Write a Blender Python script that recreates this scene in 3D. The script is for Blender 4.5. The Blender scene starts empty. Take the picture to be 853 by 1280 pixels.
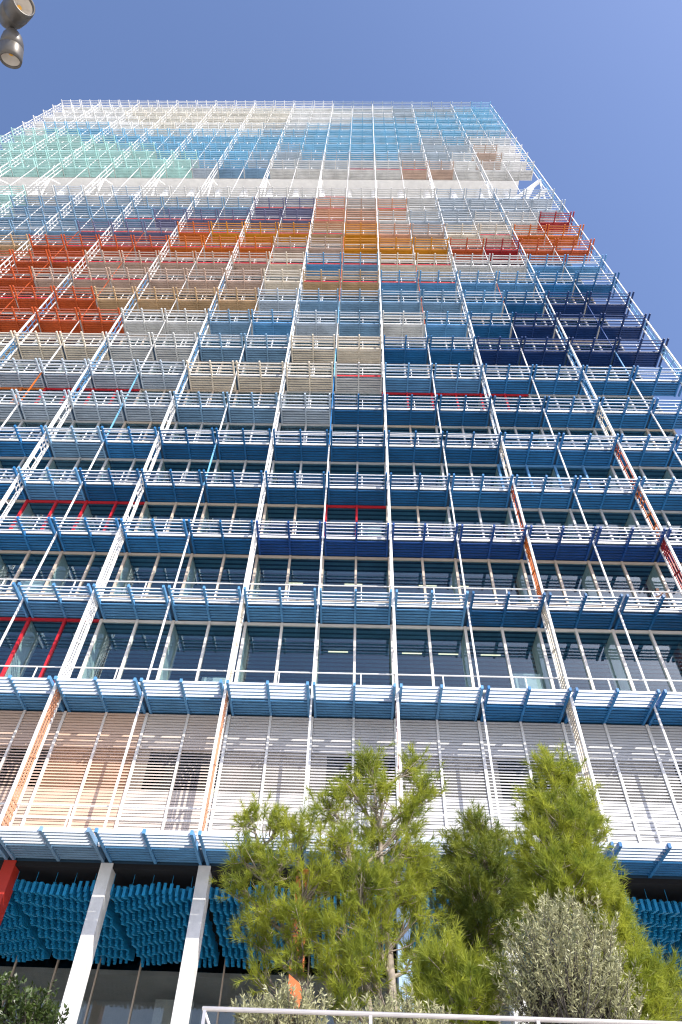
import bpy, math, random
import numpy as np
from mathutils import Vector, Matrix
random.seed(7); rng = np.random.default_rng(7)
R = math.radians
S = bpy.context.scene
COL = S.collection

# ------------------------------------------------------------------ materials
def mat_new(name):
    m = bpy.data.materials.new(name); m.use_nodes = True
    nt = m.node_tree; b = nt.nodes['Principled BSDF']
    return m, nt, b

def paint(name, rgb, rough=.5, var=.12, scale=1.3, metal=0., bump=0., spec=.3):
    m, nt, b = mat_new(name)
    tc = nt.nodes.new('ShaderNodeTexCoord'); gp = nt.nodes.new('ShaderNodeNewGeometry')
    n = nt.nodes.new('ShaderNodeTexNoise'); n.inputs['Scale'].default_value = scale; n.inputs['Detail'].default_value = 6
    n.inputs['Roughness'].default_value = .65
    nt.links.new(gp.outputs['Position'], n.inputs['Vector'])       # weathering runs on from one piece to the next
    mr = nt.nodes.new('ShaderNodeMapRange'); mr.inputs[1].default_value = .3; mr.inputs[2].default_value = .7
    mr.inputs[3].default_value = 1 - var; mr.inputs[4].default_value = 1 + var * .6
    nt.links.new(n.outputs['Fac'], mr.inputs[0])
    mx = nt.nodes.new('ShaderNodeMix'); mx.data_type = 'RGBA'; mx.blend_type = 'MULTIPLY'; mx.inputs[0].default_value = 1
    mx.inputs[6].default_value = (*rgb, 1)
    nt.links.new(mr.outputs[0], mx.inputs[7]); nt.links.new(mx.outputs[2], b.inputs['Base Color'])
    mr2 = nt.nodes.new('ShaderNodeMapRange'); mr2.inputs[3].default_value = rough - .1; mr2.inputs[4].default_value = rough + .12
    nt.links.new(n.outputs['Fac'], mr2.inputs[0]); nt.links.new(mr2.outputs[0], b.inputs['Roughness'])
    b.inputs['Metallic'].default_value = metal; b.inputs['Specular IOR Level'].default_value = spec
    if bump:
        bp = nt.nodes.new('ShaderNodeBump'); bp.inputs['Strength'].default_value = bump; bp.inputs['Distance'].default_value = .02
        n2 = nt.nodes.new('ShaderNodeTexNoise'); n2.inputs['Scale'].default_value = scale * 25
        nt.links.new(tc.outputs['Object'], n2.inputs['Vector'])
        nt.links.new(n2.outputs['Fac'], bp.inputs['Height']); nt.links.new(bp.outputs[0], b.inputs['Normal'])
    return m

def glass_mat(name, tint, ior=1.9, rough=.015):
    m = bpy.data.materials.new(name); m.use_nodes = True; nt = m.node_tree; nt.nodes.clear()
    o = nt.nodes.new('ShaderNodeOutputMaterial'); mx = nt.nodes.new('ShaderNodeMixShader')
    fr = nt.nodes.new('ShaderNodeFresnel'); ge = nt.nodes.new('ShaderNodeNewGeometry')   # both faces of a pane reflect alike
    mm = nt.nodes.new('ShaderNodeMix'); mm.data_type = 'FLOAT'; mm.inputs[2].default_value = ior; mm.inputs[3].default_value = 1 / ior
    nt.links.new(ge.outputs['Backfacing'], mm.inputs[0]); nt.links.new(mm.outputs[0], fr.inputs['IOR'])
    tr = nt.nodes.new('ShaderNodeBsdfTransparent'); tr.inputs['Color'].default_value = (*tint, 1)
    gl = nt.nodes.new('ShaderNodeBsdfGlossy'); gl.inputs['Roughness'].default_value = rough
    gl.inputs['Color'].default_value = (.85, .93, .95, 1)
    nt.links.new(fr.outputs[0], mx.inputs[0]); nt.links.new(tr.outputs[0], mx.inputs[1]); nt.links.new(gl.outputs[0], mx.inputs[2])
    nt.links.new(mx.outputs[0], o.inputs[0]); return m

def leaf_mat(name, c1, c2, trans=.45, scale=1.2, rough=.55):
    m = bpy.data.materials.new(name); m.use_nodes = True; nt = m.node_tree; nt.nodes.clear()
    o = nt.nodes.new('ShaderNodeOutputMaterial'); mx = nt.nodes.new('ShaderNodeMixShader'); mx.inputs[0].default_value = trans
    b = nt.nodes.new('ShaderNodeBsdfPrincipled'); b.inputs['Roughness'].default_value = rough
    t = nt.nodes.new('ShaderNodeBsdfTranslucent')
    tc = nt.nodes.new('ShaderNodeTexCoord'); n = nt.nodes.new('ShaderNodeTexNoise'); n.inputs['Scale'].default_value = scale
    n.inputs['Detail'].default_value = 5; n.inputs['Roughness'].default_value = .7
    cr = nt.nodes.new('ShaderNodeMapRange'); cr.inputs[1].default_value = .35; cr.inputs[2].default_value = .65
    nt.links.new(tc.outputs['Object'], n.inputs['Vector']); nt.links.new(n.outputs['Fac'], cr.inputs[0])
    c = nt.nodes.new('ShaderNodeMix'); c.data_type = 'RGBA'; c.inputs[6].default_value = (*c1, 1); c.inputs[7].default_value = (*c2, 1)
    nt.links.new(cr.outputs[0], c.inputs[0])
    nt.links.new(c.outputs[2], b.inputs['Base Color']); nt.links.new(c.outputs[2], t.inputs['Color'])
    nt.links.new(b.outputs[0], mx.inputs[1]); nt.links.new(t.outputs[0], mx.inputs[2]); nt.links.new(mx.outputs[0], o.inputs[0])
    return m

PAL = {
 'N': (0.005, 0.030, 0.125), 'D': (.010, .100, .255), 'E': (0.010, 0.060, 0.235), 'B': (0.026, 0.165, 0.385),
 'S': (0.095, 0.270, 0.490), 'A': (0.170, 0.300, 0.440), 'L': (0.390, 0.460, 0.530), 'K': (.760, .715, .630), 'G': (0.570, 0.570, 0.550),
 'W': (0.800, 0.790, 0.770), 'C': (0.660, 0.580, 0.460), 'T': (.470, .310, .165), 'P': (.480, .345, .270),
 'O': (0.540, 0.130, 0.014), 'R': (0.460, 0.080, 0.018), 'X': (0.330, 0.018, 0.018), 'Y': (0.580, 0.230, 0.010),
 'Q': (.600, .300, .175), 'V': (0.130, 0.135, 0.240), 'U': (0.400, 0.650, 0.610), 'M': (0.180, 0.450, 0.670),
}
NAMES = {'N': 'navy', 'D': 'royal blue', 'E': 'ultramarine', 'B': 'cobalt blue', 'S': 'sky blue', 'A': 'slate blue', 'L': 'pale blue grey',
 'G': 'light grey', 'W': 'white', 'C': 'cream', 'K': 'pale cream', 'T': 'tan', 'P': 'dusty pink', 'O': 'orange', 'R': 'rust red', 'X': 'dark red',
 'Y': 'golden yellow', 'Q': 'peach', 'V': 'violet grey', 'U': 'mint green', 'M': 'turquoise blue'}
PM = {k: paint(NAMES[k].replace(' ', '_') + '_paint', v, .45, .24, .9) for k, v in PAL.items()}
def mixc(a, b, t): return tuple(a[i] * (1 - t) + b[i] * t for i in range(3))
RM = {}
for k, v in PAL.items():                      # rail fronts: panel's colour whitened, sun on the front faces put into it
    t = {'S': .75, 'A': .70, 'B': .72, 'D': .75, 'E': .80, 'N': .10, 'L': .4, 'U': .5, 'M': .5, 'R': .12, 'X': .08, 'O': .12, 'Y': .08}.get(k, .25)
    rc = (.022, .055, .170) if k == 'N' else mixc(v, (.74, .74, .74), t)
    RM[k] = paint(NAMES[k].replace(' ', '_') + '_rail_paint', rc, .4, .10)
white = paint('white_coated_metal', (.76, .75, .72), .4, .10)
concrete_white = paint('white_concrete', (.68, .67, .64), .6, .24, .9, bump=.15)
mull_beige = paint('beige_mullion', (.50, .42, .34), .4, .08)
mull_grey = paint('grey_mullion', (.42, .43, .43), .4, .08)
mull_white = paint('cream_mullion', (.66, .62, .56), .4, .08)
mull_red = paint('red_mullion', (.48, .02, .03), .4, .08)
mull_blue = paint('blue_mullion', (.10, .26, .48), .4, .08)
mull_orange = paint('orange_mullion', (.60, .17, .04), .4, .08)
glass = glass_mat('window_glass', (.78, .85, .86), 1.7)
lobby_glass = glass_mat('lobby_glass', (.75, .78, .78), 1.6)
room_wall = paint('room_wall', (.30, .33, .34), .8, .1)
room_ceiling = paint('slatted_ceiling', (.10, .25, .37), .7, .15, 3)
def stripe(m):                                 # narrow joints between the metal ceiling slats
    nt = m.node_tree; b = nt.nodes['Principled BSDF']; tc = nt.nodes.new('ShaderNodeTexCoord'); sx = nt.nodes.new('ShaderNodeSeparateXYZ')
    nt.links.new(tc.outputs['Object'], sx.inputs[0])
    md = nt.nodes.new('ShaderNodeMath'); md.operation = 'PINGPONG'; md.inputs[1].default_value = .14; nt.links.new(sx.outputs['Y'], md.inputs[0])
    gt = nt.nodes.new('ShaderNodeMath'); gt.operation = 'GREATER_THAN'; gt.inputs[1].default_value = .055; nt.links.new(md.outputs[0], gt.inputs[0])
    mx = nt.nodes.new('ShaderNodeMix'); mx.data_type = 'RGBA'; mx.inputs[6].default_value = (.018, .05, .085, 1)
    src = b.inputs['Base Color'].links[0].from_socket; nt.links.new(gt.outputs[0], mx.inputs[0]); nt.links.new(src, mx.inputs[7]); nt.links.new(mx.outputs[2], b.inputs['Base Color'])
stripe(room_ceiling)
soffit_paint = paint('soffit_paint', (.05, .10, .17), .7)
room_floor = paint('room_floor', (.45, .44, .42), .8)
partition_mat = paint('pale_green_partition', (.74, .80, .73), .6, .1)
black = paint('black_soffit', (.010, .010, .011), .7)
teal = paint('teal_baffle', (.012, .250, .500), .4, .25, 4)
red_col = paint('red_column', (.46, .035, .02), .5, .1)
orange_col = paint('orange_column', (.62, .16, .05), .5, .1)
blue_col = paint('pale_blue_column', (.36, .50, .66), .5, .1)
metal_rail = paint('brushed_steel', (.55, .52, .50), .35, .1, 6, metal=.6)
dark_metal = paint('bronze_metal', (.115, .105, .092), .38, .15, 9, metal=.35)
lens_mat = paint('lamp_reflector', (.55, .50, .43), .3, .05)
bark = paint('pine_bark', (.380, .320, .260), .9, .4, 9, bump=.6)
bark_o = paint('olive_bark', (.13, .115, .095), .9, .4, 9, bump=.6)
roofing = paint('roof_gravel', (.30, .29, .28), .9)

# ------------------------------------------------------------------ mesh builder
class MB:
    def __init__(s): s.v = []; s.f = []; s.m = []
    def box(s, x0, x1, y0, y1, z0, z1, mi=0):
        n = len(s.v)
        s.v += [(x0, y0, z0), (x1, y0, z0), (x1, y1, z0), (x0, y1, z0), (x0, y0, z1), (x1, y0, z1), (x1, y1, z1), (x0, y1, z1)]
        s.f += [(n, n+3, n+2, n+1), (n+4, n+5, n+6, n+7), (n, n+1, n+5, n+4), (n+1, n+2, n+6, n+5), (n+2, n+3, n+7, n+6), (n+3, n, n+4, n+7)]
        s.m += [mi] * 6
    def prism(s, poly, x0, x1, mi=0):        # poly in (y, z), extruded along x
        n = len(s.v); k = len(poly)
        s.v += [(x0, y, z) for y, z in poly] + [(x1, y, z) for y, z in poly]
        s.f.append(tuple(range(n, n + k))); s.f.append(tuple(range(n + 2 * k - 1, n + k - 1, -1)))
        for i in range(k):
            j = (i + 1) % k; s.f.append((n + i, n + k + i, n + k + j, n + j))
        s.m += [mi] * (k + 2)
    def bar(s, a, b, w, h, mi=0, upv=(0, 0, 1)):
        a = Vector(a); b = Vector(b); d = (b - a).normalized(); u = Vector(upv)
        if abs(d.dot(u)) > .98: u = Vector((0, 1, 0))
        r = d.cross(u).normalized(); u = r.cross(d)
        n = len(s.v)
        for p in (a, b):
            for i, j in ((-1, -1), (1, -1), (1, 1), (-1, 1)):
                s.v.append(tuple(p + r * (w / 2 * i) + u * (h / 2 * j)))
        s.f += [(n, n+1, n+2, n+3), (n+7, n+6, n+5, n+4)] + [(n + i, n + 4 + i, n + 4 + (i + 1) % 4, n + (i + 1) % 4) for i in range(4)]
        s.m += [mi] * 6
    def tube(s, pts, rad, seg=8, mi=0, cap=True):
        pts = [Vector(p) for p in pts]; k = len(pts)
        rad = rad if isinstance(rad, (list, tuple)) else [rad] * k
        n = len(s.v); ref = None
        for i, p in enumerate(pts):
            d = (pts[min(i + 1, k - 1)] - pts[max(i - 1, 0)]).normalized()
            if ref is None: ref = Vector((1, 0, 0)) if abs(d.x) < .8 else Vector((0, 1, 0))
            r = (ref - d * ref.dot(d)).normalized(); u = d.cross(r); ref = r
            for j in range(seg):
                a = 2 * math.pi * j / seg; s.v.append(tuple(p + (r * math.cos(a) + u * math.sin(a)) * rad[i]))
        for i in range(k - 1):
            for j in range(seg):
                j2 = (j + 1) % seg
                s.f.append((n + i*seg + j, n + i*seg + j2, n + (i+1)*seg + j2, n + (i+1)*seg + j)); s.m.append(mi)
        if cap:
            s.f.append(tuple(n + j for j in range(seg - 1, -1, -1))); s.f.append(tuple(n + (k-1)*seg + j for j in range(seg))); s.m += [mi, mi]
    def add(s, o, dx=0, dy=0, dz=0, mmap=None):
        n = len(s.v); s.v += [(x + dx, y + dy, z + dz) for x, y, z in o.v]
        s.f += [tuple(i + n for i in f) for f in o.f]; s.m += [mmap[i] if mmap else i for i in o.m]
    def mesh(s, name, mats, smooth=False):
        me = bpy.data.meshes.new(name); me.from_pydata(s.v, [], s.f)
        for m in mats: me.materials.append(m)
        me.polygons.foreach_set('material_index', s.m)
        if smooth: me.polygons.foreach_set('use_smooth', [True] * len(s.f))
        me.update(); return me
    def build(s, name, mats, parent=None, loc=(0, 0, 0), smooth=False):
        if not isinstance(mats, (list, tuple)): mats = [mats]
        return link(name, s.mesh(name, mats, smooth), parent, loc)

def link(name, me, parent=None, loc=(0, 0, 0), kind=None):
    o = bpy.data.objects.new(name, me); COL.objects.link(o); o.location = loc
    if parent: o.parent = parent
    if kind: o['kind'] = kind
    return o
def tag(o, label, cat, group=None):
    o['label'] = label; o['category'] = cat
    if group: o['group'] = group
    return o
def empty(name, loc, label, cat, group=None):
    return tag(link(name, None, None, loc), label, cat, group)
def bevel(o, w=.01, seg=2):
    b = o.modifiers.new('bevel', 'BEVEL'); b.width = w; b.segments = seg; b.limit_method = 'ANGLE'; b.angle_limit = R(40); return o

# ------------------------------------------------------------------ camera
W = 6.0
pit, yaw, rol = R(49.5731443), R(1.84668678), R(2.38798232)
cam_pos = Vector((-1.56991, -21.75827, 1.6))
fw = Vector((0, math.cos(pit), math.sin(pit))); up = Vector((0, -math.sin(pit), math.cos(pit))); ri = Vector((1, 0, 0))
RZ = Matrix.Rotation(yaw, 3, 'Z'); fw, up, ri = RZ @ fw, RZ @ up, RZ @ ri
ri, up = ri * math.cos(rol) + up * math.sin(rol), up * math.cos(rol) - ri * math.sin(rol)
cam = bpy.data.cameras.new('camera'); co = bpy.data.objects.new('camera', cam); COL.objects.link(co)
mw = Matrix((ri, up, -fw)).transposed().to_4x4(); mw.translation = cam_pos; co.matrix_world = mw
cam.sensor_fit = 'VERTICAL'; cam.sensor_height = 36; cam.lens = 36 * 853 / 1280; cam.clip_end = 6000; cam.clip_start = .05
S.camera = co

# ------------------------------------------------------------------ ground
TZ = 1.9                                       # level of the raised planted terrace
g = MB(); g.v = [(-3000, -3000, 0), (3000, -3000, 0), (3000, 3000, 0), (-3000, 3000, 0)]; g.f = [(0, 1, 2, 3)]; g.m = [0]
o = g.build('ground', paint('pale_paving', (.60, .57, .52), .8, .18, .35)); o['kind'] = 'structure'
g = MB(); g.box(-75, 60, -16.1, 40, .004, TZ)
o = g.build('terrace', paint('terrace_paving', (.50, .47, .43), .8, .2, .5)); o['kind'] = 'structure'
g = MB(); g.box(-40, 40, -13.6, -6.0, TZ - .1, TZ + .05)
o = g.build('planting_soil', paint('dark_soil', (.07, .055, .04), .95, .4, 2)); o['kind'] = 'structure'
# ------------------------------------------------------------------ the tower
H = [1.461, 2.328, 3.063, 3.726, 4.335] + [4.94 + .608 * i for i in range(2)] + [6.16 + .6135 * i for i in range(11)] + [14.1 + .653 * i for i in range(10)]
Z = [h * W + 1.6 for h in H]
ROOF = Z[27] + 1.1
UL, UR = -8.0, 3.0
GL, GR = -7.75 * W, 2.75 * W                   # ends of the glazed wall
HB = range(-16, 6)                             # half bays, three metres wide each
COLS = [  # one string of colour letters per level, from half bay -16 to half bay 5
 'AAAAAAAAAAAAASSSSBBBBB', 'SSSSSSSSSSSSSSSSSBBBBB', 'SSSSSSSSSSSSSSSSSDDDDD', 'BBBBBBBBBBBBBDEEEEEEEE',
 'BBBBBBBBBBSDDDDDDBBBBB', 'LLLLLLLLLBABDDDDDDBBBB', 'LLLLLLLLLLLLAALDDDDBBB', 'LLLLLLLLLLLLCCCGSSBBBB',
 'CCCCCCCCCCGGAACCDDNNNN', 'RRRRRRRRRRGGASLAGSDNNN', 'RRRRRRRRRTTTTLAAAASDNN', 'RRRRRRRPPPPPPCTTSSSSBD',
 'RRRRRRRRPPPPPCSACCGGSS', 'TTTTTTRRRROORPPYYYXXRR', 'AAAAAAAVVVOYYYTYQPCCOO', 'AAAAAAAAAVVVVVQQGLLGGX',
 'UUUUAAAAAAAAVVQPQGLLLL', 'UUUUGLGLGGGGGGGGGGLLLL', 'UUUUUUUUULAAGGGGGPPGGG', 'UUUUUUUUUMMLLLLLLLLGPG',
 'UUUUUUUMMMMMLAAAALLLPG', 'UUUUUMMMMMMMMSASSALLGG', 'UUUMMMMMMMMMMMMSSSLSLL', 'GMMMGGCGGGGLLMMMMSSSSS',
 'GGGGGCCCCCCCGGLMMMMMSS', 'GGGGCCCCCCCCGGGLLLMMSS', 'WWWGCCCCCCCCGGGGGLLLMS', 'WWWWWWWWWWWWWWLLLLLLLS']
COLS[13] = 'TTTTTTRRRROOOPPYYYRXRR'
for r_ in range(19, 28): COLS[r_] = COLS[r_].translate(str.maketrans('SAGC', 'MMWK'))
assert all(len(c) == 22 for c in COLS), [len(c) for c in COLS]

tower = empty('office_tower', (0, 0, 0), 'tall office tower wrapped in blue, red, orange and white slatted sunshades', 'building')

# --- one sunshade unit, local origin at the wall line, middle of its half bay
def unit_parts(rh, x0=-1.5, x1=1.5, ys=(-1.285, -1.49, -1.70, -1.89)):
    bl = MB(); brs = []; rls = []
    a, b = x0 + .115, x1 - .115
    for i in range(6):
        y = -.03 - i * .165
        bl.prism([(y, .062), (y - .105, .045), (y - .115, .075), (y, .09)], a + .03, b - .03)
    for xc in (a, (a + b) / 2, b):
        m = MB(); m.prism([(-.012, 0), (-2.03, .02), (-2.03, .15), (-1.02, .20), (-1.02, .115), (-.012, .115)][:4] + [(-1.02, .14), (-.012, .14)], xc - .042, xc + .042); brs.append(m)
    for y in ys:
        m = MB()
        
        for q0, q1 in ((a + .044, (a + b) / 2 - .044), ((a + b) / 2 + .044, b - .044)):
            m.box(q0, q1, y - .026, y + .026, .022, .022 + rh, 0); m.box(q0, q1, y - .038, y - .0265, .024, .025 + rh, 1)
        rls.append(m)
    return bl, brs, rls
UB, UBR, _ = unit_parts(.1)
RAILS = [unit_parts(.135, ys=(-1.13, -1.32, -1.52, -1.72, -1.91))[2], unit_parts(.095, ys=(-1.12, -1.31, -1.50, -1.70, -1.90))[2], unit_parts(.048)[2]]      # the lower levels carry deeper rails; second level's innermost added to block sun
mesh_cache = {}
def cached(key, mb, mats):
    if key not in mesh_cache: mesh_cache[key] = mb.mesh(key[0], mats)
    return mesh_cache[key]

def visx(u, h):                                # rough test: does this half bay fall in the picture
    p = Vector((u * W, -1, h * W + 1.6)) - cam_pos; z = p.dot(fw); x = 426.5 + 853 * p.dot(ri) / z
    return -45 < x < 900
order = [(r, b) for r in range(28) for b in HB if visx(b / 2 + .25, H[r])]
single = set(order[:100])
rest = MB(); letters = list(PAL); RI = {k: i for i, k in enumerate(letters)}; nL = len(letters)
for r in range(28):
    for b in HB:
        k = COLS[r][b + 16]; x = (b / 2 + .25) * W
        if (r, b) in single:
            s = link('sunshade', cached(('sunshade', k), UB, [PM[k]]), tower, (x, 0, Z[r]))
            for i, m in enumerate(UBR): link('bracket', cached(('bracket', k, i), m, [PM[k]]), s)
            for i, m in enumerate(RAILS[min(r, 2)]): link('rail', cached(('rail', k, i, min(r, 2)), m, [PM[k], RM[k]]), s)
            s['label'] = NAMES[k] + ' slatted sunshade with open outer rails'
        else:
            for m in [UB] + UBR: rest.add(m, x, 0, Z[r], [RI[k]])
            rest.box(x - 1.38, x + 1.38, -1.049, -1.032, Z[r] + .148, Z[r] + .289, RI[k]); rest.box(x - 1.38, x + 1.38, -1.02, -.02, Z[r] + .108, Z[r] + .124, RI[k])
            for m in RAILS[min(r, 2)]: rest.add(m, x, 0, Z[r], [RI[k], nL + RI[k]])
link('sunshade', rest.mesh('sunshade_rows', [PM[k] for k in letters] + [RM[k] for k in letters]), tower, (0, 0, 0), 'stuff')

# --- balcony slabs, guardrails, structural floors
for r in range(28):
    m = MB(); m.box(UL * W, UR * W, -1.03, .02, Z[r] + .150, Z[r] + .285); m.box(UL * W + .01, UR * W - .01, -1.0, .015, Z[r] + .128, Z[r] + .146, 2)
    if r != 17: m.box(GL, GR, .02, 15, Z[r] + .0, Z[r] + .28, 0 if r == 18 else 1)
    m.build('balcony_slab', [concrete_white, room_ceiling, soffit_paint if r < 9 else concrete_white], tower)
    if r < 27:
        m = MB(); zt = Z[r] + .285
        m.tube([(UL * W, -.98, zt + 1.0), (UR * W, -.98, zt + 1.0)], .028 if r < 8 else .02, 6)
        for b in HB:
            x = (b / 2 + .29) * W
            m.box(x - .02, x + .02, -1.0, -.955, zt, zt + 1.0)
        m.build('guardrail', white, tower)

trim_red = paint('crimson_edge_paint', (.52, .025, .030), .45, .1)
trims = [(7, -1), (11, -2), (11, -1), (11, 0), (11, 1), (12, -2), (12, -1), (12, 0), (12, 1)] + [(12, b) for b in range(-9, -2)] + [(13, b) for b in range(-9, -2)] \
    + [(14, b) for b in range(-9, -1)] + [(15, b) for b in range(-8, -1)] + [(16, -4), (16, -3), (16, -2), (16, 0)] + [(18, -1), (18, 0), (18, 1), (10, -9), (10, -10), (11, -8), (11, -7), (17, -2), (14, 3), (13, 3)]
for r, b in trims:
    x = (b / 2 + .25) * W; m = MB(); m.box(x - 1.38, x + 1.38, -1.066, -1.050, Z[r] + .148, Z[r] + .29); m.build('edge_trim', trim_red, tower)

# --- windows
def floor_top(r): return Z[r + 1] - .003
def window_mb(hgt):
    fr = MB()
    for x, w in ((-1.5, .055), (0, .05)):
        fr.box(x - w, x + w, -.09, .05, 0, hgt)
    for z, w in ((1.02, .045), (.04, .04), (hgt - .06, .06)):
        fr.box(-1.445, -.05, -.055, .04, z - w, z + w); fr.box(.05, 1.445, -.055, .04, z - w, z + w)
    pn = MB()
    pn.box(-1.45, -.045, -.004, .012, .02, hgt - .02); pn.box(.045, 1.45, -.004, .012, .02, hgt - .02)
    return fr, pn
def mullion(r, b):
    if r == 1: return mull_red if b <= -5 else (mull_white if -5 < b < 4 else mull_beige)
    if r == 2: return mull_beige
    if r == 3: return mull_red if b in (-6, -5, -1) or b < -9 else (mull_beige if b < 1 else mull_grey)
    if r == 4: return mull_blue if b in (2, 3) else mull_grey
    if r == 6: return mull_red if b in (0, 1, 2, -6, -7) else (mull_orange if b <= -8 else (mull_beige if b < -2 else mull_grey))
    return mull_beige if (r * 7 + b) % 5 == 0 else mull_grey
wanted = [(r, b) for r in range(1, 17) for b in HB if visx(b / 2 + .25, H[r] + .3)]
wsingle = set(wanted[:100])
pale_panel_mat = paint('pale_blind', (.60, .63, .60), .8, .1)
wrest = MB(); wm = [mull_beige, mull_grey, mull_white, mull_red, mull_blue, mull_orange]
part = MB()
PARTN = 0
for r in list(range(1, 17)) + list(range(18, 27)):
    z0 = Z[r] + .29; hg = floor_top(r) - z0
    fr, pn = window_mb(hg)
    for b in HB:
        x = (b / 2 + .25) * W
        if x + 1.5 > GR + .1 and b == 5: 
            f2, p2 = MB(), MB(); f2.box(-1.555, -1.445, -.09, .05, 0, hg); f2.box(-.05, .05, -.09, .05, 0, hg)
            for z, w in ((1.02, .045), (.04, .04), (hg - .06, .06)): f2.box(-1.445, -.05, -.055, .04, z - w, z + w)
            p2.box(-1.45, -.045, -.004, .012, .02, hg - .02)
        elif b == -16:
            f2, p2 = MB(), MB(); f2.box(-.05, .05, -.09, .05, 0, hg)
            for z, w in ((1.02, .045), (.04, .04), (hg - .06, .06)): f2.box(.05, 1.445, -.055, .04, z - w, z + w)
            p2.box(.045, 1.45, -.004, .012, .02, hg - .02)
        else: f2, p2 = fr, pn
        mm = mullion(r, b)
        if (r, b) in wsingle:
            f = link('window', cached(('window', r, b in (5, -16), mm.name), f2, [mm]), tower, (x, 0, z0))
            link('pane', cached(('pane', r, b in (5, -16)), p2, [glass]), f)
            if mm in (mull_red, mull_blue, mull_orange): f['label'] = mm.name.split('_')[0] + ' framed window'
            if x - 1.5 > GL:
                q = MB(); q.box(-1.53, -1.47, .07, 1.3, -.005, hg - .02)
                link('partition', cached(('partition', r), q, [partition_mat]), f)
            if (r * 5 + b * 3) % 4 == 0:
                q = MB(); x_ = -1.35 if (r + b) % 2 else .12; q.box(x_, x_ + 1.1, .22, .25, .1, 1.05 + .5 * ((b * 7 + r) % 3)); q.build('pale_panel', pale_panel_mat, f)
        else:
            wrest.add(f2, x, 0, z0, [wm.index(mm)]); wrest.add(p2, x, 0, z0, [len(wm)])
link('window', wrest.mesh('window_rows', wm + [glass]), tower, (0, 0, 0), 'stuff')

# --- interiors: a dim core wall behind the rooms, outer side walls, roof
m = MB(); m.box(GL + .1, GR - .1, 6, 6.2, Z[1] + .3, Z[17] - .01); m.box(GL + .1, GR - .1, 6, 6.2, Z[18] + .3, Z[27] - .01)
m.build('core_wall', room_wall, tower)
for r in range(18, 27):
    m = MB(); m.box(GL + .1, GR - .1, .10, .13, Z[r] + .29, Z[r + 1] - .02); m.build('pale_panel', pale_panel_mat, tower)  # added pale sheets behind the upper glass to lighten those floors
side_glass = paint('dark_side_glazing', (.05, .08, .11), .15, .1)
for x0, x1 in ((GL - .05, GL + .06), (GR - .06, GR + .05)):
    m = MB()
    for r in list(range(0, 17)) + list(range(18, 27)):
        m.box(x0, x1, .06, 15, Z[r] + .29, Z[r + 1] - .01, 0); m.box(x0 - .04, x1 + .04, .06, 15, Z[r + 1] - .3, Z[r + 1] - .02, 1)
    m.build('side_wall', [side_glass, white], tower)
m = MB(); m.box(GL, GR, .06, 15, Z[27] + .29, ROOF); m.build('roof', roofing, tower)
m = MB(); m.box(GL, GR, -.02, .055, Z[27] + .29, ROOF); m.build('roof_parapet', white, tower)
lamp = bpy.data.materials.new('tube_light'); lamp.use_nodes = True
pb = lamp.node_tree.nodes['Principled BSDF']; pb.inputs['Emission Color'].default_value = (1, .86, .55, 1); pb.inputs['Emission Strength'].default_value = 1.1
for r, xs in ((1, (-2.2, .95, 2.5, 4.3)), (2, (-4.4, -1.6, 1.9, 3.4)), (3, (-2.2,))):
    for x in xs:
        m = MB(); m.box(x - .42, x + .42, 1.7, 1.74, Z[r + 1] - .05, Z[r + 1] - .015); m.build('ceiling_light', lamp, tower)

# --- recessed technical level between rows 17 and 18
zr0, zr1 = Z[17] + .29, Z[18] - .01
m = MB(); m.box(GL + .3, GR - 1.2, 3.6, 3.8, zr0, zr1 - .002); m.box(GL, GR, .0, 15, zr1 - .10, zr1)
m.build('recessed_wall', white, tower)
m = MB(); m.box(GL, GR, .03, 15, Z[17], Z[17] + .28); m.build('technical_floor', concrete_white, tower)
for k in range(-15, 6):
    m = MB(); m.tube([(k * .5 * W, 1.3, zr0), (k * .5 * W, 1.3, zr1 - .101)], .40, 20)
    m.build('recessed_column', white, tower, smooth=False)
for k in range(-8, 4):
    x = k * W + (.12 if k < 3 else -.12)
    m = MB(); m.bar((x, -1.0, zr0 + 6.2), (x, .2, zr0 + 1.0), .13, .15); m.bar((x, -1.0, zr0 + 6.2), (x, .2, zr0 + 8.6), .11, .13)
    m.build('brace', white, tower)
for a, b in (((17.9, -1.1, zr0 + 6.3), (12.8, .4, zr0 + .6)), ((17.9, -1.1, zr0 + 3.0), (14.9, .4, zr0 + .2)), ((16.9, -.7, zr0 + 5.2), (15.0, .5, zr0 + .9))):
    m = MB(); m.bar(a, b, .34, .3); m.build('brace', white, tower)

# --- lattice fins on the bay lines
FY0, FY1 = -1.60, -.84
def fin_color(k, r):
    if r <= 0: return {-2: 'Q', -1: 'Q', 0: 'R', 1: 'C', -3: 'Q'}.get(k, 'C')
    if r == 1: return {-2: 'W', -1: 'C', 0: 'C', 1: 'C', 2: 'R'}.get(k, 'W')
    if r == 2: return {1: 'O', 2: 'X'}.get(k, 'W')
    if r == 3: return {1: 'R', 2: 'O'}.get(k, 'W')
    if r == 4: return {1: 'C', 2: 'R', 0: 'L'}.get(k, 'W')
    if r == 5: return {1: 'L', 2: 'C', -3: 'W'}.get(k, 'W')
    if 6 <= r <= 10: return {-3: 'S', -2: 'S', -4: 'S', 3: 'M', 2: 'S', 1: 'L'}.get(k, 'L')
    if 11 <= r <= 16: return {3: 'S', 2: 'S', 1: 'L'}.get(k, 'W')
    return {3: 'M', 2: 'L'}.get(k, 'W')
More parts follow.
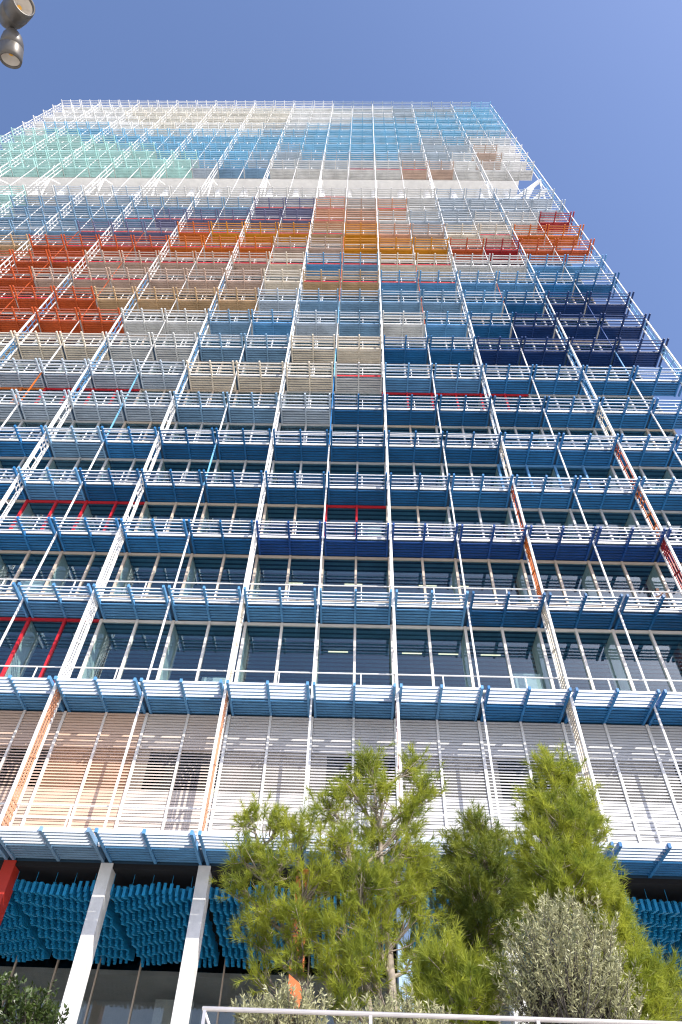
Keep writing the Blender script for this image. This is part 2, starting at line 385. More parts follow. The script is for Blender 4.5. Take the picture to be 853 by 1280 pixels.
def fin_panel(h, style, lower, open_=False):
    m = MB(); ya, yb = FY0 + .1, FY1 - .09; t = .018
    def grid(z0, z1):
        n = max(2, round((z1 - z0) / (.15 if lower else .36)))
        for i in range(n + 1):
            z = z0 + (z1 - z0) * i / n; m.box(-t, t, ya, yb, z - .024, z + .024)
        for i in range(n):
            za, zb = z0 + (z1 - z0) * i / n + .03, z0 + (z1 - z0) * (i + 1) / n - .03
            off = .07 if i % 2 else 0.
            for q in range(5 if lower else 3):
                yc = ya + .03 + off + q * (.145 if lower else .24)
                if yc + .03 < yb: m.box(-t + .001, t - .001, yc - .024, yc + .024, za, zb)
    s0, s1 = h * (.24 if style else .2), h * (.70 if style else .78)
    if open_:
        for z in (.1, h * .26, h * .5, h * .74, h - .1): m.box(-t, t, ya, yb, z - .03, z + .03)
        yc = (ya + yb) / 2; m.box(-t + .001, t - .001, yc - .02, yc + .02, .13, h - .13)
        m.bar((0, ya, h * .27), (0, yb, h * .49), .03, .03)
        return m
    grid(.06, s0); grid(s1, h - .06)
    for q in range(3):
        if not lower and q == 2: continue
        yc = ya + .10 + q * (.19 if lower else .34)
        m.box(-t, t, yc - .02 - .012 * lower, yc + .02 + .012 * lower, s0 + .03, s1 - .03)
    m.bar((0, ya, (s0 + s1) / 2 - .12), (0, yb, (s0 + s1) / 2 + .12), .05, .05)
    return m
for k in range(-8, 4):
    x = k * W + (0 if k not in (3,) else .03)
    m = MB(); top = Z[27] + .5
    m.box(-.045, .045, FY0, FY0 + .085, Z[0] + .1, Z[9]); m.box(-.04, .04, FY1 - .08, FY1, Z[0] + .12, Z[9]); m.box(-.034, .034, FY0, FY0 + .06, Z[9], top); m.box(-.03, .03, FY1 - .06, FY1, Z[9], top)
    mats = [white] + [PM[c] for c in letters]
    fin = None; own = []
    for r in range(27):
        zz = Z[r] + .25; seg = Z[r + 1] - zz + .2
        p = fin_panel(seg, (r + k) % 2, r < 3, r >= 8)
        if r < 6 and -4 <= k <= 2: own.append((r, zz, p))
        else: m.add(p, 0, 0, zz, [1 + RI[fin_color(k, r)]])
    fin = m.build('lattice_fin', mats, tower, (x, 0, 0))
    for r, zz, p in own:
        c = fin_color(k, r); f = p.build('fin_panel', PM[c], fin, (0, 0, zz)); f['label'] = NAMES[c] + ' perforated fin panel'
# --- thin rods in the middle of each bay
def rod_color(k, r):
    t = {(-4, 6): 'O', (-3, 6): 'M', (-3, 5): 'M', (-2, 4): 'M', (-1, 5): 'B', (-1, 6): 'B', (-1, 7): 'M', (-1, 9): 'M', (-1, 10): 'R', (-1, 11): 'R', (-1, 12): 'R', (-1, 13): 'R', (2, 8): 'E', (2, 9): 'E', (2, 7): 'S', (0, 9): 'R', (0, 10): 'R', (0, 11): 'R', (1, 10): 'R'}
    if r in (9, 10, 11, 12, 13) and k in (-5, -4): return 'R'
    return t.get((k, r), 'W')
for k in range(-8, 3):
    m = MB(); x = k * W + W / 2
    for r in range(27): q = .032 if r < 8 else .022; m.box(-q, q, -1.13, -1.13 + 2 * q, Z[r] + .03, Z[r + 1] + .03 - .001, RI[rod_color(k, r)])
    m.build('tie_rod', [PM[c] for c in letters], tower, (x, 0, 0))
# brackets closing the corner ends
for r in range(1, 28):
    for x in (UR * W + .14, UL * W - .14):
        rest2 = UBR[1]
        c = COLS[r][-1 if x > 0 else 0]
        if x > 0 and r < 17: link('bracket', cached(('bracket', c, 1), rest2, [PM[c]]), tower, (x, -.02, Z[r]))

# --- slatted screens on the first level
scr_tint = {-5: (.54, .36, .25), -4: (.62, .39, .25), -3: (.58, .48, .40), -2: (.52, .49, .46), -1: (.49, .475, .46)}
z0 = Z[0] + .29; hg = floor_top(0) - z0
def screen(b):
    m = MB(); n = int(hg / .108)
    for i in range(n):
        z = .05 + i * .108
        t_ = .045 if hg * .385 < z < hg * .70 else .088          # slats stand open in front of the window strip
        for q0, q1 in ((-1.44, -.045), (.045, 1.44)): m.prism([(-.075, z), (-.03, z + .02), (-.03, z + .02 + t_), (-.075, z + t_)], q0, q1)
    for x, w in ((-1.5, .05), (0, .042)): m.box(x - w, x + w, -.12, .05, 0, hg, 1)
    m.box(-1.445, 1.445, -.115, -.08, .98, 1.05, 1)
    za, zb = hg * .385, hg * .70
    m.box(-1.445, 1.445, -.005, .03, 0, za, 2); m.box(-1.445, 1.445, -.005, .03, zb, hg, 2)
    return m, za, zb
bays = [b for b in HB if b > -9]
for b in HB:
    c = scr_tint.get(b, (.54, .36, .25) if b < -5 else (.46, .46, .455))
    x = (b / 2 + .25) * W
    if b == 5: continue
    sm = [paint('slat_paint', mixc(c, (.6, .6, .6), .2), .45, .08), paint('screen_frame_paint', mixc(c, (.74, .73, .70), .75), .45, .08), paint('screen_back_panel', mixc(c, (.45, .42, .40), .25), .6, .1)]
    m, za, zb = screen(b)
    sc = m.build('louvre_screen', sm, tower, (x, 0, z0))
    dark = b % 2 == 1 or b in (4,)
    q = MB()
    if dark: q.box(-1.05 if b != -1 else -.9, 1.44, .002, .02, za + .02, zb); q.build('louvre_window', glass, sc); q = MB(); q.box(-1.445, -1.05 if b != -1 else -.9, .0, .03, za + .001, zb); q.build('blank_panel', sm[2], sc)
    else: q.box(-1.445, 1.445, .0, .03, za + .001, zb - .001); q.build('blank_panel', sm[2], sc)
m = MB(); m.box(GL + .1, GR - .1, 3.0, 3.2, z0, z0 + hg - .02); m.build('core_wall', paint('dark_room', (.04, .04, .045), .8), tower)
for x in (-6.1, 5.9):
    m = MB(); m.box(x - .25, x + .25, .5, .9, z0 + 2.35, z0 + 2.43); m.build('ceiling_light', lamp, tower)

# --- ground storey: columns, dark soffit, teal baffle curtain, lobby glazing
for k in range(-16, 6):
    x = k * .5 * W + .02
    cm = {-4: red_col, -1: orange_col, 0: blue_col, -10: orange_col, 4: red_col}.get(k, concrete_white)
    m = MB(); m.box(-.19, .19, -.03, .5, TZ, Z[0] - .004)
    c = bevel(m.build('column', cm, tower, (x, 0, 0)), .012)
    if cm is not concrete_white: c['label'] = {'red_column': 'red', 'orange_column': 'orange', 'pale_blue_column': 'pale blue'}[cm.name] + ' painted column'
m = MB(); m.box(GL, GR, .02, 12, Z[0] - .14, Z[0] - .003); m.build('soffit', black, tower)
def baffles(b):
    m = MB(); ph = b * 1.7
    for i in range(14):
        for j in range(44):
            y = .45 + j * .128; x = -1.30 + i * .2
            t = (j / 7.0 + i * (.10 if b % 2 else -.07) + b * .37) % 1.0
            w = (t / .72 if t < .72 else (1 - t) / .28) - .5
            z0_ = 9.40 + .24 * (1 - j / 44) + .17 * w + .02 * math.sin(i * 2.1 + j * .7); z1 = z0_ + (.30 if j < 4 else .42)
            m.box(x - .044, x + .044, y - .034, y + .034, z0_, z1)
        if i % 3 == 0: m.box(x - .006, x + .006, .44, .452, 9.8, 10.226)
    return m
for b in HB:
    x = (b / 2 + .25) * W + .02
    if b == 5: continue
    baffles(b).build('baffle_curtain', teal, tower, (x, 0, 0))
    m = MB(); m.box(-1.5, -1.45, 6.35, 6.5, TZ, Z[0] - .15, 0); m.box(.0, .05, 6.35, 6.5, TZ, Z[0] - .15, 0)
    f = m.build('lobby_window', mull_beige, tower, (x, 0, 0))
    q = MB(); q.box(-1.45, .0, 6.42, 6.43, TZ, Z[0] - .16); q.box(.05, 1.5, 6.42, 6.43, TZ, Z[0] - .16); q.build('pane', lobby_glass, f)
m = MB(); m.box(GL, GR, 10, 10.2, TZ, Z[0] - .15); m.build('lobby_wall', paint('lobby_plaster', (.62, .58, .54), .8), tower)
m = MB(); m.box(GL, GR, 6.7, 9.9, 9.25, 9.4); m.build('lobby_ceiling', paint('lobby_ceiling', (.60, .56, .52), .8), tower)

for x0, x1, yy, zt in ((-8.6, -7.2, 8.2, 8.85), (-7.0, -6.4, 8.9, 8.7), (-11.6, -11.0, 7.6, 8.6), (-5.6, -5.0, 7.6, 8.9), (6.6, 8.2, 8.0, 8.8), (-2.0, .2, 8.4, 8.8)):  # made-up panels standing in for reflections in the lobby glass
    m = MB(); m.box(x0, x1, yy, yy + .1, TZ, zt); m.box(x0, x1, yy - .05, yy + .12, zt + .001, zt + .06)
    for q in range(3): m.box(x0 + (q + .5) * (x1 - x0) / 3 - .02, x0 + (q + .5) * (x1 - x0) / 3 + .02, yy - .04, yy - .001, TZ, zt)
    m.build('reflection_panel', white, tower)

# ------------------------------------------------------------------ person on the balcony
def skin(name, verts, edges, radii, mat, parent=None, root=0, lv=2, loc=(0, 0, 0)):
    me = bpy.data.meshes.new(name); me.from_pydata(verts, edges, []); me.materials.append(mat)
    o = link(name, me, parent, loc)
    sk = o.modifiers.new('skin', 'SKIN'); 
    if not me.skin_vertices: me.skin_vertices.new()
    for i, r in enumerate(radii):
        sv = me.skin_vertices[0].data[i]; sv.radius = r if isinstance(r, tuple) else (r, r); sv.use_root = (i == root)
    sk.use_smooth_shade = True
    sb = o.modifiers.new('sub', 'SUBSURF'); sb.levels = lv; sb.render_levels = lv
    return o
skinm = paint('skin', (.45, .27, .19), .5, .05); hairm = paint('dark_hair', (.02, .014, .012), .6)
shirt = paint('pale_shirt', (.58, .58, .60), .8, .1, 6); trous = paint('dark_trousers', (.03, .03, .045), .8)
px, py, pz = 11.33, -.42, Z[2] + .287
per = empty('person', (px, py, pz), 'dark haired person in pale shirt and dark trousers standing on the upper right balcony', 'person')
V = [(0, 0, .94), (0, .01, 1.12), (0, .02, 1.36), (0, .0, 1.46), (-.01, -.015, 1.53), (-.02, -.02, 1.61), (-.02, -.02, 1.69),
     (.10, 0, .88), (.11, -.02, .48), (.11, .03, .08), (.12, -.12, .035),
     (-.10, 0, .88), (-.11, -.03, .48), (-.11, .02, .08), (-.12, -.12, .035),
     (.18, .01, 1.40), (.27, -.02, 1.14), (.15, -.24, 1.10), (.09, -.30, 1.12),
     (-.18, .01, 1.40), (-.25, -.04, 1.14), (-.16, -.27, 1.06), (-.10, -.34, 1.07)]
E_ = [(0, 1), (1, 2), (2, 3), (3, 4), (4, 5), (5, 6), (0, 7), (7, 8), (8, 9), (9, 10), (0, 11), (11, 12), (12, 13), (13, 14), (2, 15), (15, 16), (16, 17), (17, 18), (2, 19), (19, 20), (20, 21), (21, 22)]
RD = [(.15, .11), (.14, .10), (.16, .11), .06, .055, (.075, .095), (.06, .075), .085, .06, .045, .035, .085, .06, .045, .035, .062, .045, .036, .03, .062, .045, .036, .03]
skin('body', V, E_, RD, skinm, per)
hv = [(-.02, .015, 1.60), (-.02, .02, 1.68), (-.02, -.01, 1.735)]
skin('hair', hv, [(0, 1), (1, 2)], [(.075, .075), (.088, .095), (.06, .07)], hairm, per)
tv = [(0, .0, .95), (0, .01, 1.12), (0, .02, 1.36), (.18, .01, 1.40), (.265, -.015, 1.17), (-.18, .01, 1.40), (-.245, -.03, 1.17)]
skin('shirt', tv, [(0, 1), (1, 2), (2, 3), (3, 4), (2, 5), (5, 6)], [(.175, .135), (.16, .12), (.18, .125), .075, .058, .075, .058], shirt, per)
lv_ = [(0, 0, .95), (.10, 0, .87), (.11, -.02, .48), (.11, .03, .10), (-.10, 0, .87), (-.11, -.03, .48), (-.11, .02, .10)]
skin('trousers', lv_, [(0, 1), (1, 2), (2, 3), (0, 4), (4, 5), (5, 6)], [(.165, .125), .10, .075, .062, .10, .075, .062], trous, per)
for s_, pt in ((1, V[18]), (-1, V[22])):
    fv = [Vector(V[17 if s_ > 0 else 21])]; fv = [tuple(pt)]; fe = []; fr_ = [(.028, .016)]
    for i, (dx, ln) in enumerate(((-.03, .07), (-.01, .085), (.01, .08), (.03, .065), (.045 * s_, .03))):
        n = len(fv); fv += [(pt[0] + dx, pt[1] - .05, pt[2]), (pt[0] + dx * 1.1, pt[1] - .05 - ln * .6, pt[2] - .012), (pt[0] + dx * 1.1, pt[1] - .05 - ln, pt[2] - .04)]
        fe += [(0, n), (n, n + 1), (n + 1, n + 2)]; fr_ += [.010, .009, .008]
    skin('hand', fv, fe, fr_, skinm, per, lv=1)
fm = MB()
fm.tube([(-.02, -.115, 1.62), (-.02, -.135, 1.60)], [.012, .017], 6)
fm.tube([(-.05, -.10, 1.635), (-.05, -.112, 1.635)], .011, 6, 1); fm.tube([(.01, -.10, 1.635), (.01, -.112, 1.635)], .011, 6, 1)
fm.tube([(-.045, -.104, 1.565), (.005, -.104, 1.565)], .007, 6, 2)
fm.build('face', [skinm, hairm, paint('lips', (.35, .12, .10), .5)], per)

# ------------------------------------------------------------------ handrail on the terrace edge
hr = empty('handrail', (-2.60, -15.9, TZ), 'slim pale metal handrail running in front of the pines and olives', 'railing')
m = MB(); rz = 1.085
m.tube([(0, 0, rz), (16, 0, rz)], .0155, 10); m.build('top_rail', metal_rail, hr)
m = MB(); m.tube([(0, .0, .5), (16, 0, .5)], .009, 8); m.build('middle_rail', metal_rail, hr)
for i in range(12):
    m = MB(); m.box(-.012, .012, -.012, .012, 0, rz); m.build('post', metal_rail, hr, (.02 + i * 1.18, 0, 0))
m = MB(); m.tube([(.02, 0, rz - .02), (.62, 0, 0.05)], .011, 8); m.build('brace', metal_rail, hr)

# ------------------------------------------------------------------ spotlight mast
def lathe(mb, prof, a, d, seg=28, mi=0):
    a = Vector(a); d = Vector(d).normalized(); r0 = d.cross(Vector((0, 0, 1)) if abs(d.z) < .9 else Vector((1, 0, 0))).normalized(); u0 = d.cross(r0)
    n = len(mb.v)
    for t, r in prof:
        for j in range(seg):
            q = 2 * math.pi * j / seg; mb.v.append(tuple(a + d * t + (r0 * math.cos(q) + u0 * math.sin(q)) * r))
    for i in range(len(prof) - 1):
        for j in range(seg):
            j2 = (j + 1) % seg; mb.f.append((n + i*seg + j, n + i*seg + j2, n + (i+1)*seg + j2, n + (i+1)*seg + j)); mb.m.append(mi)
lp = empty('lamp_post', (-5.7, -21.3, 0), 'dark bronze spotlight mast with two round heads at the top left of the sky', 'lamp post')
def L(v): return Vector(v) - Vector((-5.7, -21.3, 0))
m = MB(); m.tube([(0, 0, .004), (0, 0, 9.6)], [.10, .06], 16); m.build('mast', dark_metal, lp, smooth=True)
def head(name, c, d, sc, joint):
    d = Vector(d).normalized(); c = L(c); a = c - d * .17 * sc
    h = MB()
    lathe(h, [(0, .001), (.0, .035), (.015, .06), (.06, .088), (.12, .103), (.19, .108), (.192, .105), (.196, .108), (.30, .104), (.335, .098), (.335, .086), (.315, .083)], tuple(a), d)
    for i in range(len(h.v)): h.v[i] = tuple(a + (Vector(h.v[i]) - a) * sc)
    o = h.build('spotlight_head', dark_metal, lp, smooth=True)
    l = MB(); lathe(l, [(.317, .085), (.27, .06), (.24, .022), (.24, .0005)], tuple(a), d, 28); lathe(l, [(.262, .020), (.266, .0005)], tuple(a), d, 14, 1)
    for i in range(len(l.v)): l.v[i] = tuple(a + (Vector(l.v[i]) - a) * sc)
    l.build('lens', [lens_mat, paint('amber_emitter', (.75, .38, .04), .4)], o, smooth=True)
    k = MB(); j = L(joint); k.tube([tuple(a + d * .02), tuple(j)], .022 * sc, 10); k.build('knuckle', dark_metal, o, smooth=True)
    return o
def from_cam(x, y, z):                        # mast heads hang high above the camera's left shoulder
    return cam_pos + (fw + ri * ((x - 426.5) / 853) - up * ((y - 640) / 853)) * z
ZD = 6.0
J = from_cam(3, 17, ZD + .1)
head('spotlight', from_cam(18, 16, ZD), ri * .72 + up * .04 - fw * .56, 1.04, J)
head('spotlight', from_cam(15, 58, ZD), -up * 1.19 + ri * .02 - fw * .24, .90, from_cam(11, 22, ZD + .1))
m = MB(); m.tube([(0, 0, L(J).z + .05), tuple(L(J)), tuple(L(from_cam(12, 22, ZD + .1)))], .03, 10); m.build('arm', dark_metal, lp, smooth=True)

# ------------------------------------------------------------------ vegetation
def at(x, y, Y):
    v = fw + ri * ((x - 426.5) / 853) - up * ((y - 640) / 853); t = (Y - cam_pos.y) / v.y; return cam_pos + v * t

class Blades:
    def __init__(s): s.P = []; s.D = []; s.L = []; s.Wd = []
    def add(s, p, d, l, w): s.P.append(p); s.D.append(d); s.L.append(l); s.Wd.append(w)
    def mesh(s, name, mat, leaf=False, roll=None):
        P = np.concatenate(s.P); D = np.concatenate(s.D); Ln = np.concatenate(s.L); Wd = np.concatenate(s.Wd)
        D /= np.linalg.norm(D, axis=1, keepdims=True) + 1e-9
        rv = rng.normal(size=P.shape); Sd = np.cross(D, rv); Sd /= np.linalg.norm(Sd, axis=1, keepdims=True) + 1e-9
        n = len(P)
        if leaf:
            Nn = np.cross(Sd, D)
            a = P; b = P + D * (Ln * .45)[:, None] + Sd * (Wd / 2)[:, None] + Nn * (Ln * .04)[:, None]; c = P + D * Ln[:, None]; d = P + D * (Ln * .45)[:, None] - Sd * (Wd / 2)[:, None] + Nn * (Ln * .04)[:, None]
            V = np.stack([a, b, c, d], 1).reshape(-1, 3); k = 4
        else:
            V = np.stack([P + Sd * (Wd / 2)[:, None], P - Sd * (Wd / 2)[:, None], P + D * Ln[:, None]], 1).reshape(-1, 3); k = 3
        me = bpy.data.meshes.new(name); me.vertices.add(len(V)); me.vertices.foreach_set('co', V.astype(np.float32).ravel())
        me.loops.add(n * k); me.loops.foreach_set('vertex_index', np.arange(n * k, dtype=np.int32))
        me.polygons.add(n); me.polygons.foreach_set('loop_start', np.arange(0, n * k, k, dtype=np.int32)); me.polygons.foreach_set('loop_total', np.full(n, k, dtype=np.int32))
        me.materials.append(mat); me.update(calc_edges=True); return me

def unit(v): return v / (np.linalg.norm(v) + 1e-9)
def rdir(n, d, spread):
    v = rng.normal(size=(n, 3)); v /= np.linalg.norm(v, axis=1, keepdims=True)
    return unit(d)[None] + v * spread
def tuft(bl, p, d, n, ln, w):
    D = rdir(n, d, .85); q = rng.random(n)
    bl.add(p[None] + unit(d)[None] * (q * .10 - .06)[:, None], D, ln * (.65 + .5 * rng.random(n)), np.full(n, w))
def curve(a, b, bend, n=6):
    t = np.linspace(0, 1, n)[:, None]; m = (a + b) / 2 + bend
    return (1 - t) ** 2 * a + 2 * t * (1 - t) * m + t ** 2 * b

def pine(label, base, trunk_top, lobes, needle, dens=1.0, tr=.10, extra_trunks=()):
    """base: foot; lobes: (centre, radius xyz, number of twigs)."""
    root = empty('pine_tree', tuple(base), label, 'pine tree', 'young pine trees in front of the tower')
    B = np.array(base, float); wood = MB(); bl = Blades()
    trunks = [curve(B, np.array(trunk_top, float), np.array([.12, .05, 0]), 9)]
    for e in extra_trunks: trunks.append(curve(B + np.array([.1, .05, 0]), np.array(e, float), np.array([-.25, .0, .2]), 8))
    loc = lambda pts: [tuple(np.array(p) - B) for p in pts]
    for i, t in enumerate(trunks): wood.tube(loc(t), list(np.linspace(tr * (1 if i == 0 else .7), .018, len(t))), 8)
    for c, r, n in lobes:
        c = np.array(c, float); r = np.array(r if isinstance(r, tuple) else (r, r, r), float)
        best = None
        for t in trunks:
            for p in t[1:]:
                hd = np.linalg.norm((p - c)[:2]); want = c[2] - .75 * hd - .15
                s_ = abs(p[2] - want) + .35 * hd
                if best is None or s_ < best[0]: best = (s_, p)
        br = curve(best[1], c + np.array([0, 0, r[2] * .25]), np.array([0, 0, -.12]) + rng.normal(size=3) * .08, 8)
        wood.tube(loc(br), list(np.linspace(.032, .010, 8)), 6)
        for k in range(int(n * dens * .95)):
            v = rng.normal(size=3); v = v / np.linalg.norm(v) * rng.random() ** .42; e = c + v * r * (1.05 if rng.random() < .8 else 1.5)
            s0 = br[rng.integers(2, 8)]
            tw = curve(s0, e, rng.normal(size=3) * .07 + np.array([0, 0, -.05]), 5)
            wood.tube(loc(tw), list(np.linspace(.011, .004, 5)), 4, cap=False)
            d = tw[-1] - tw[-3]; d = unit(d) + np.array([0, 0, .45])
            tuft(bl, tw[-1], d, 30, .160, .0085)
            tuft(bl, tw[-2], d + rng.normal(size=3) * .4, 14, .13, .008)
            for q in range(2):
                sd = unit(d) + rng.normal(size=3) * .75 + np.array([0, 0, .25]); l2 = .10 + .14 * rng.random()
                p2 = tw[-1 - q] + unit(sd) * l2
                tuft(bl, p2, sd, 24, .15, .0082); tuft(bl, p2 - unit(sd) * l2 * .5, sd, 10, .12, .008)
    wood.build('trunk', bark, root, smooth=True)
    bl.P = [p - B[None] for p in bl.P]
    link('crown', bl.mesh('crown', needle), root)
    return root

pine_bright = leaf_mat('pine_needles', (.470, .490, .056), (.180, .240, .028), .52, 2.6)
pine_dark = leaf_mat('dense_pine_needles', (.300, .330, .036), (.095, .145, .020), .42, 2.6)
olive_leaf = leaf_mat('olive_leaves', (.470, .450, .250), (.270, .275, .140), .25, 3.0, .45)
bay_leaf = leaf_mat('laurel_leaves', (.075, .110, .022), (.030, .055, .014), .25, 3.0, .4)

def lob(lst, Y):
    return [(tuple(at(x, y, Y + dy)), (rx, rx * .9, rz), n) for x, y, dy, rx, rz, n in lst]
YA = -11.0
pine('light green pine with several stems and airy crown, leftmost and widest of the pines', (at(497, 1240, YA).x, YA, TZ + .04), tuple(at(468, 985, YA)),
 lob([(462, 955, 0, .24, .20, 26), (440, 985, .1, .22, .22, 20), (475, 995, -.2, .30, .24, 22), (518, 962, .2, .16, .20, 18), (532, 990, .1, .20, .28, 24), (515, 1020, 0, .24, .25, 24), (412, 1010, 0, .28, .26, 26),
      (312, 1025, .2, .20, .16, 16), (345, 1032, 0, .26, .18, 20), (378, 1040, -.2, .26, .22, 22), (425, 1055, -.3, .34, .30, 34), (465, 1055, .2, .34, .30, 30), (510, 1065, -.1, .30, .28, 30),
      (310, 1072, 0, .26, .20, 22), (352, 1085, -.2, .34, .24, 30), (398, 1100, -.3, .34, .28, 34), (455, 1105, -.4, .36, .30, 36), (505, 1108, -.2, .34, .28, 34), (530, 1090, .1, .24, .26, 24),
      (300, 1108, .1, .22, .15, 14), (330, 1140, -.1, .30, .20, 22), (375, 1150, -.3, .34, .24, 28), (425, 1155, -.4, .34, .26, 30), (470, 1160, -.3, .30, .24, 24), (520, 1145, 0, .24, .20, 20),
      (318, 1175, 0, .24, .14, 12), (365, 1195, -.2, .30, .18, 18), (420, 1205, -.4, .32, .22, 26), (455, 1200, -.5, .30, .22, 24), (515, 1195, .1, .22, .16, 12), (430, 1245, -.5, .30, .2, 18), (330, 1218, 0, .22, .12, 8)], YA),
 pine_bright, 1.0, .10, (tuple(at(372, 1075, YA)), tuple(at(440, 1040, YA - .2)), tuple(at(322, 1060, YA))))
YB = -9.5
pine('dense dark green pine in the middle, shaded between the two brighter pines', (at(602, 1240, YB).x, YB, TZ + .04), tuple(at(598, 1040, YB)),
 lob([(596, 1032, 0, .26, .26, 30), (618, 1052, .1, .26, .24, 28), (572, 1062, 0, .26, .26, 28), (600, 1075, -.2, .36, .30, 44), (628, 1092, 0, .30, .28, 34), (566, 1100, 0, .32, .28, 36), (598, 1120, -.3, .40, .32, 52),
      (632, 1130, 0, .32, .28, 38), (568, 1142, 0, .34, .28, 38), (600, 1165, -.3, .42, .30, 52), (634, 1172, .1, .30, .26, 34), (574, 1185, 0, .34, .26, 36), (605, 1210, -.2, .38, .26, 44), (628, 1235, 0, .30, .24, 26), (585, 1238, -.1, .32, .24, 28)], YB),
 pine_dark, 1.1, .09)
YC = -11.6
pine('tall narrow bright yellow green pine, rightmost of the pines', (at(725, 1250, YC).x, YC, TZ + .04), tuple(at(690, 965, YC)),
 lob([(690, 962, 0, .20, .22, 24), (712, 985, .1, .24, .24, 28), (675, 992, 0, .22, .22, 24), (735, 1018, .1, .20, .22, 24), (700, 1020, -.2, .32, .28, 40), (668, 1030, 0, .20, .2, 18), (725, 1042, 0, .28, .24, 32),
      (690, 1058, -.2, .34, .28, 42), (662, 1075, .1, .22, .22, 20), (728, 1075, 0, .34, .26, 40), (700, 1095, -.3, .40, .28, 50), (748, 1100, .1, .26, .24, 30), (665, 1112, .1, .26, .24, 26), (735, 1125, -.1, .36, .26, 42),
      (768, 1140, .1, .22, .20, 24), (690, 1135, -.2, .38, .26, 40), (760, 1170, 0, .30, .22, 32), (785, 1185, .1, .20, .18, 20), (790, 1215, -.1, .30, .22, 36), (818, 1218, .1, .24, .20, 28), (832, 1242, .1, .20, .18, 24), (800, 1255, -.1, .34, .22, 40), (770, 1225, -.2, .34, .24, 36), (822, 1278, 0, .30, .2, 30), (780, 1280, -.1, .32, .2, 30)], YC),
 pine_bright, 1.15, .09)
YD = -12.6
pine('small bright bushy young pine low between two taller pines', (at(560, 1275, YD).x, YD, TZ + .04), tuple(at(560, 1205, YD)),
 lob([(555, 1200, 0, .24, .18, 26), (580, 1215, 0, .22, .18, 26), (535, 1220, .1, .22, .16, 18), (590, 1240, 0, .20, .18, 22), (560, 1240, -.1, .32, .2, 34), (535, 1260, 0, .26, .18, 22), (580, 1270, 0, .3, .2, 28), (600, 1225, .1, .14, .14, 12)], YD),
 pine_bright, 1.0, .05)

def shrub(name, label, cat, base, lobes, mat, barkm, leaf_l, leaf_w, per_twig, upright=.9, twig=.3, group=None):
    root = empty(name, tuple(base), label, cat, group); B = np.array(base, float); wood = MB(); bl = Blades()
    loc = lambda pts: [tuple(np.array(p) - B) for p in pts]
    for c, r, n in lobes:
        c = np.array(c, float); r = np.array(r, float)
        st = curve(B + np.array([rng.normal() * .06, rng.normal() * .06, 0]), c - np.array([0, 0, r[2] * .3]), rng.normal(size=3) * .1, 7)
        wood.tube(loc(st), list(np.linspace(.045, .012, 7)), 6)
        for k in range(n):
            v = rng.normal(size=3); v = v / np.linalg.norm(v) * rng.random() ** .4; e = c + v * r
            d = unit(v * np.array([1, 1, .6]) * .7 + np.array([0, 0, upright]) + rng.normal(size=3) * .25); l = twig * (.6 + .7 * rng.random())
            if k % 2 == 0: wood.tube(loc([st[rng.integers(4, 7)], e - d * l * .3, e + d * l]), [.008, .006, .002], 4, cap=False)
            q = rng.random(per_twig)
            P = e[None] + d[None] * (q * l)[:, None]
            bl.add(P, rdir(per_twig, d, 1.0), leaf_l * (.6 + .6 * rng.random(per_twig)), leaf_w * (.7 + .5 * rng.random(per_twig)))
    wood.build('trunk', barkm, root, smooth=True)
    bl.P = [p - B[None] for p in bl.P]
    link('crown', bl.mesh('crown', mat, True), root); return root
def lob3(lst, Y): return [(tuple(at(x, y, Y + dy)), (rx, rx * .9, rz), n) for x, y, dy, rx, rz, n in lst]
YO = -13.0
shrub('olive_tree', 'grey green olive tree in front of the tall right hand pine', 'olive tree', (at(705, 1279, YO).x, YO, TZ + .04),
 lob3([(700, 1165, 0, .30, .22, 60), (735, 1172, .1, .26, .2, 44), (672, 1190, 0, .24, .2, 44), (705, 1205, -.2, .38, .24, 90), (752, 1205, .1, .26, .22, 50), (668, 1225, 0, .26, .22, 56), (712, 1238, -.2, .42, .24, 100), (758, 1245, 0, .30, .22, 56), (670, 1258, 0, .30, .22, 60), (720, 1272, -.1, .42, .22, 90), (765, 1278, 0, .28, .2, 50), (680, 1285, 0, .3, .2, 50)], YO), olive_leaf, bark_o, .062, .014, 26)
YP = -14.0
shrub('olive_bush', 'low olive bush behind the left end of the handrail', 'olive bush', (at(350, 1279, YP).x, YP, TZ + .04),
 lob3([(318, 1278, 0, .14, .10, 22), (345, 1262, .1, .10, .10, 14), (330, 1290, 0, .22, .12, 34), (362, 1272, 0, .16, .12, 28), (385, 1270, .1, .10, .12, 16), (395, 1288, 0, .2, .12, 30), (360, 1295, 0, .3, .12, 34)], YP), olive_leaf, bark_o, .058, .013, 26, .9, .2)
shrub('olive_bush', 'low olive bush under the trunk of the widest pine', 'olive bush', (at(490, 1279, YP).x, YP, TZ + .04),
 lob3([(455, 1292, 0, .18, .10, 26), (485, 1282, 0, .16, .12, 26), (515, 1284, 0, .16, .12, 26), (540, 1294, 0, .18, .10, 22), (490, 1298, 0, .26, .10, 26)], YP), olive_leaf, bark_o, .058, .013, 26, .9, .2)
YQ = -10.0
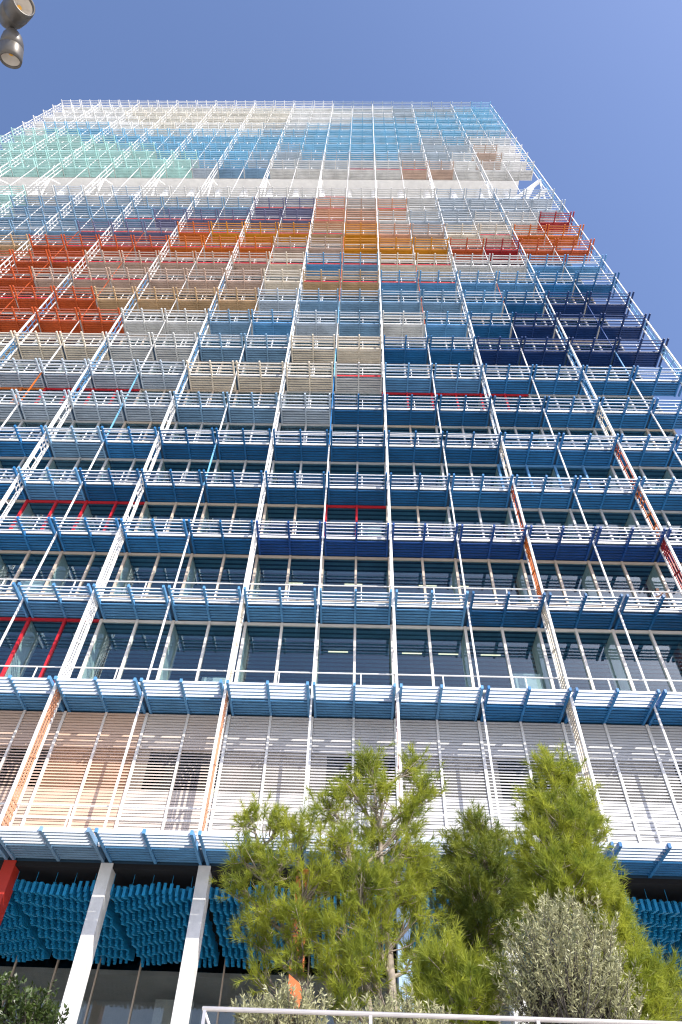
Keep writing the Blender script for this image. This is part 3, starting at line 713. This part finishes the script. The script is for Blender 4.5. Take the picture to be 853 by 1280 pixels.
shrub('laurel_bush', 'dark leafy bush in front of the lobby glass at the lower left corner', 'bush', (at(20, 1279, YQ).x, YQ, TZ + .04),
 lob3([(35, 1268, 0, .24, .16, 30), (8, 1262, 0, .26, .18, 34), (48, 1280, .1, .2, .12, 20), (25, 1285, 0, .36, .18, 40), (46, 1250, .1, .06, .10, 5), (-8, 1252, .1, .2, .16, 20), (66, 1288, 0, .2, .10, 14)], YQ), bay_leaf, bark_o, .085, .036, 16, .5, .26)

# ------------------------------------------------------------------ light
SUN_AZ, SUN_EL = R(43), R(37.5)               # azimuth to the right of the facade normal
sd = Vector((math.sin(SUN_AZ) * math.cos(SUN_EL), -math.cos(SUN_AZ) * math.cos(SUN_EL), math.sin(SUN_EL)))
sl = bpy.data.lights.new('sun', 'SUN'); sl.energy = 4.4; sl.angle = R(.53); sl.color = (1, .95, .87)
so = bpy.data.objects.new('sun', sl); COL.objects.link(so); so.rotation_euler = sd.to_track_quat('Z', 'Y').to_euler()
w = bpy.data.worlds.new('World'); S.world = w; w.use_nodes = True; nt = w.node_tree
sky = nt.nodes.new('ShaderNodeTexSky'); sky.sky_type = 'NISHITA'; sky.sun_disc = False
sky.sun_elevation = SUN_EL; sky.sun_rotation = math.atan2(sd.x, sd.y)
sky.air_density = 1.0; sky.dust_density = 1.3; sky.ozone_density = 3.5
bg = nt.nodes['Background']; bg.inputs['Strength'].default_value = .15
tint = nt.nodes.new('ShaderNodeMix'); tint.data_type = 'RGBA'; tint.blend_type = 'MULTIPLY'; tint.inputs[0].default_value = 1; tint.inputs[7].default_value = (1.05, 1.0, 1.09, 1)
nt.links.new(sky.outputs[0], tint.inputs[6]); nt.links.new(tint.outputs[2], bg.inputs['Color'])
S.view_settings.view_transform = 'Standard'; S.view_settings.look = 'None'; S.view_settings.exposure = .72; S.view_settings.gamma = 1
S.cycles.max_bounces = 7; S.cycles.transparent_max_bounces = 12; S.cycles.use_denoising = True; S.cycles.use_adaptive_sampling = False; S.cycles.denoising_prefilter = 'ACCURATE'; S.cycles.filter_width = 1.2
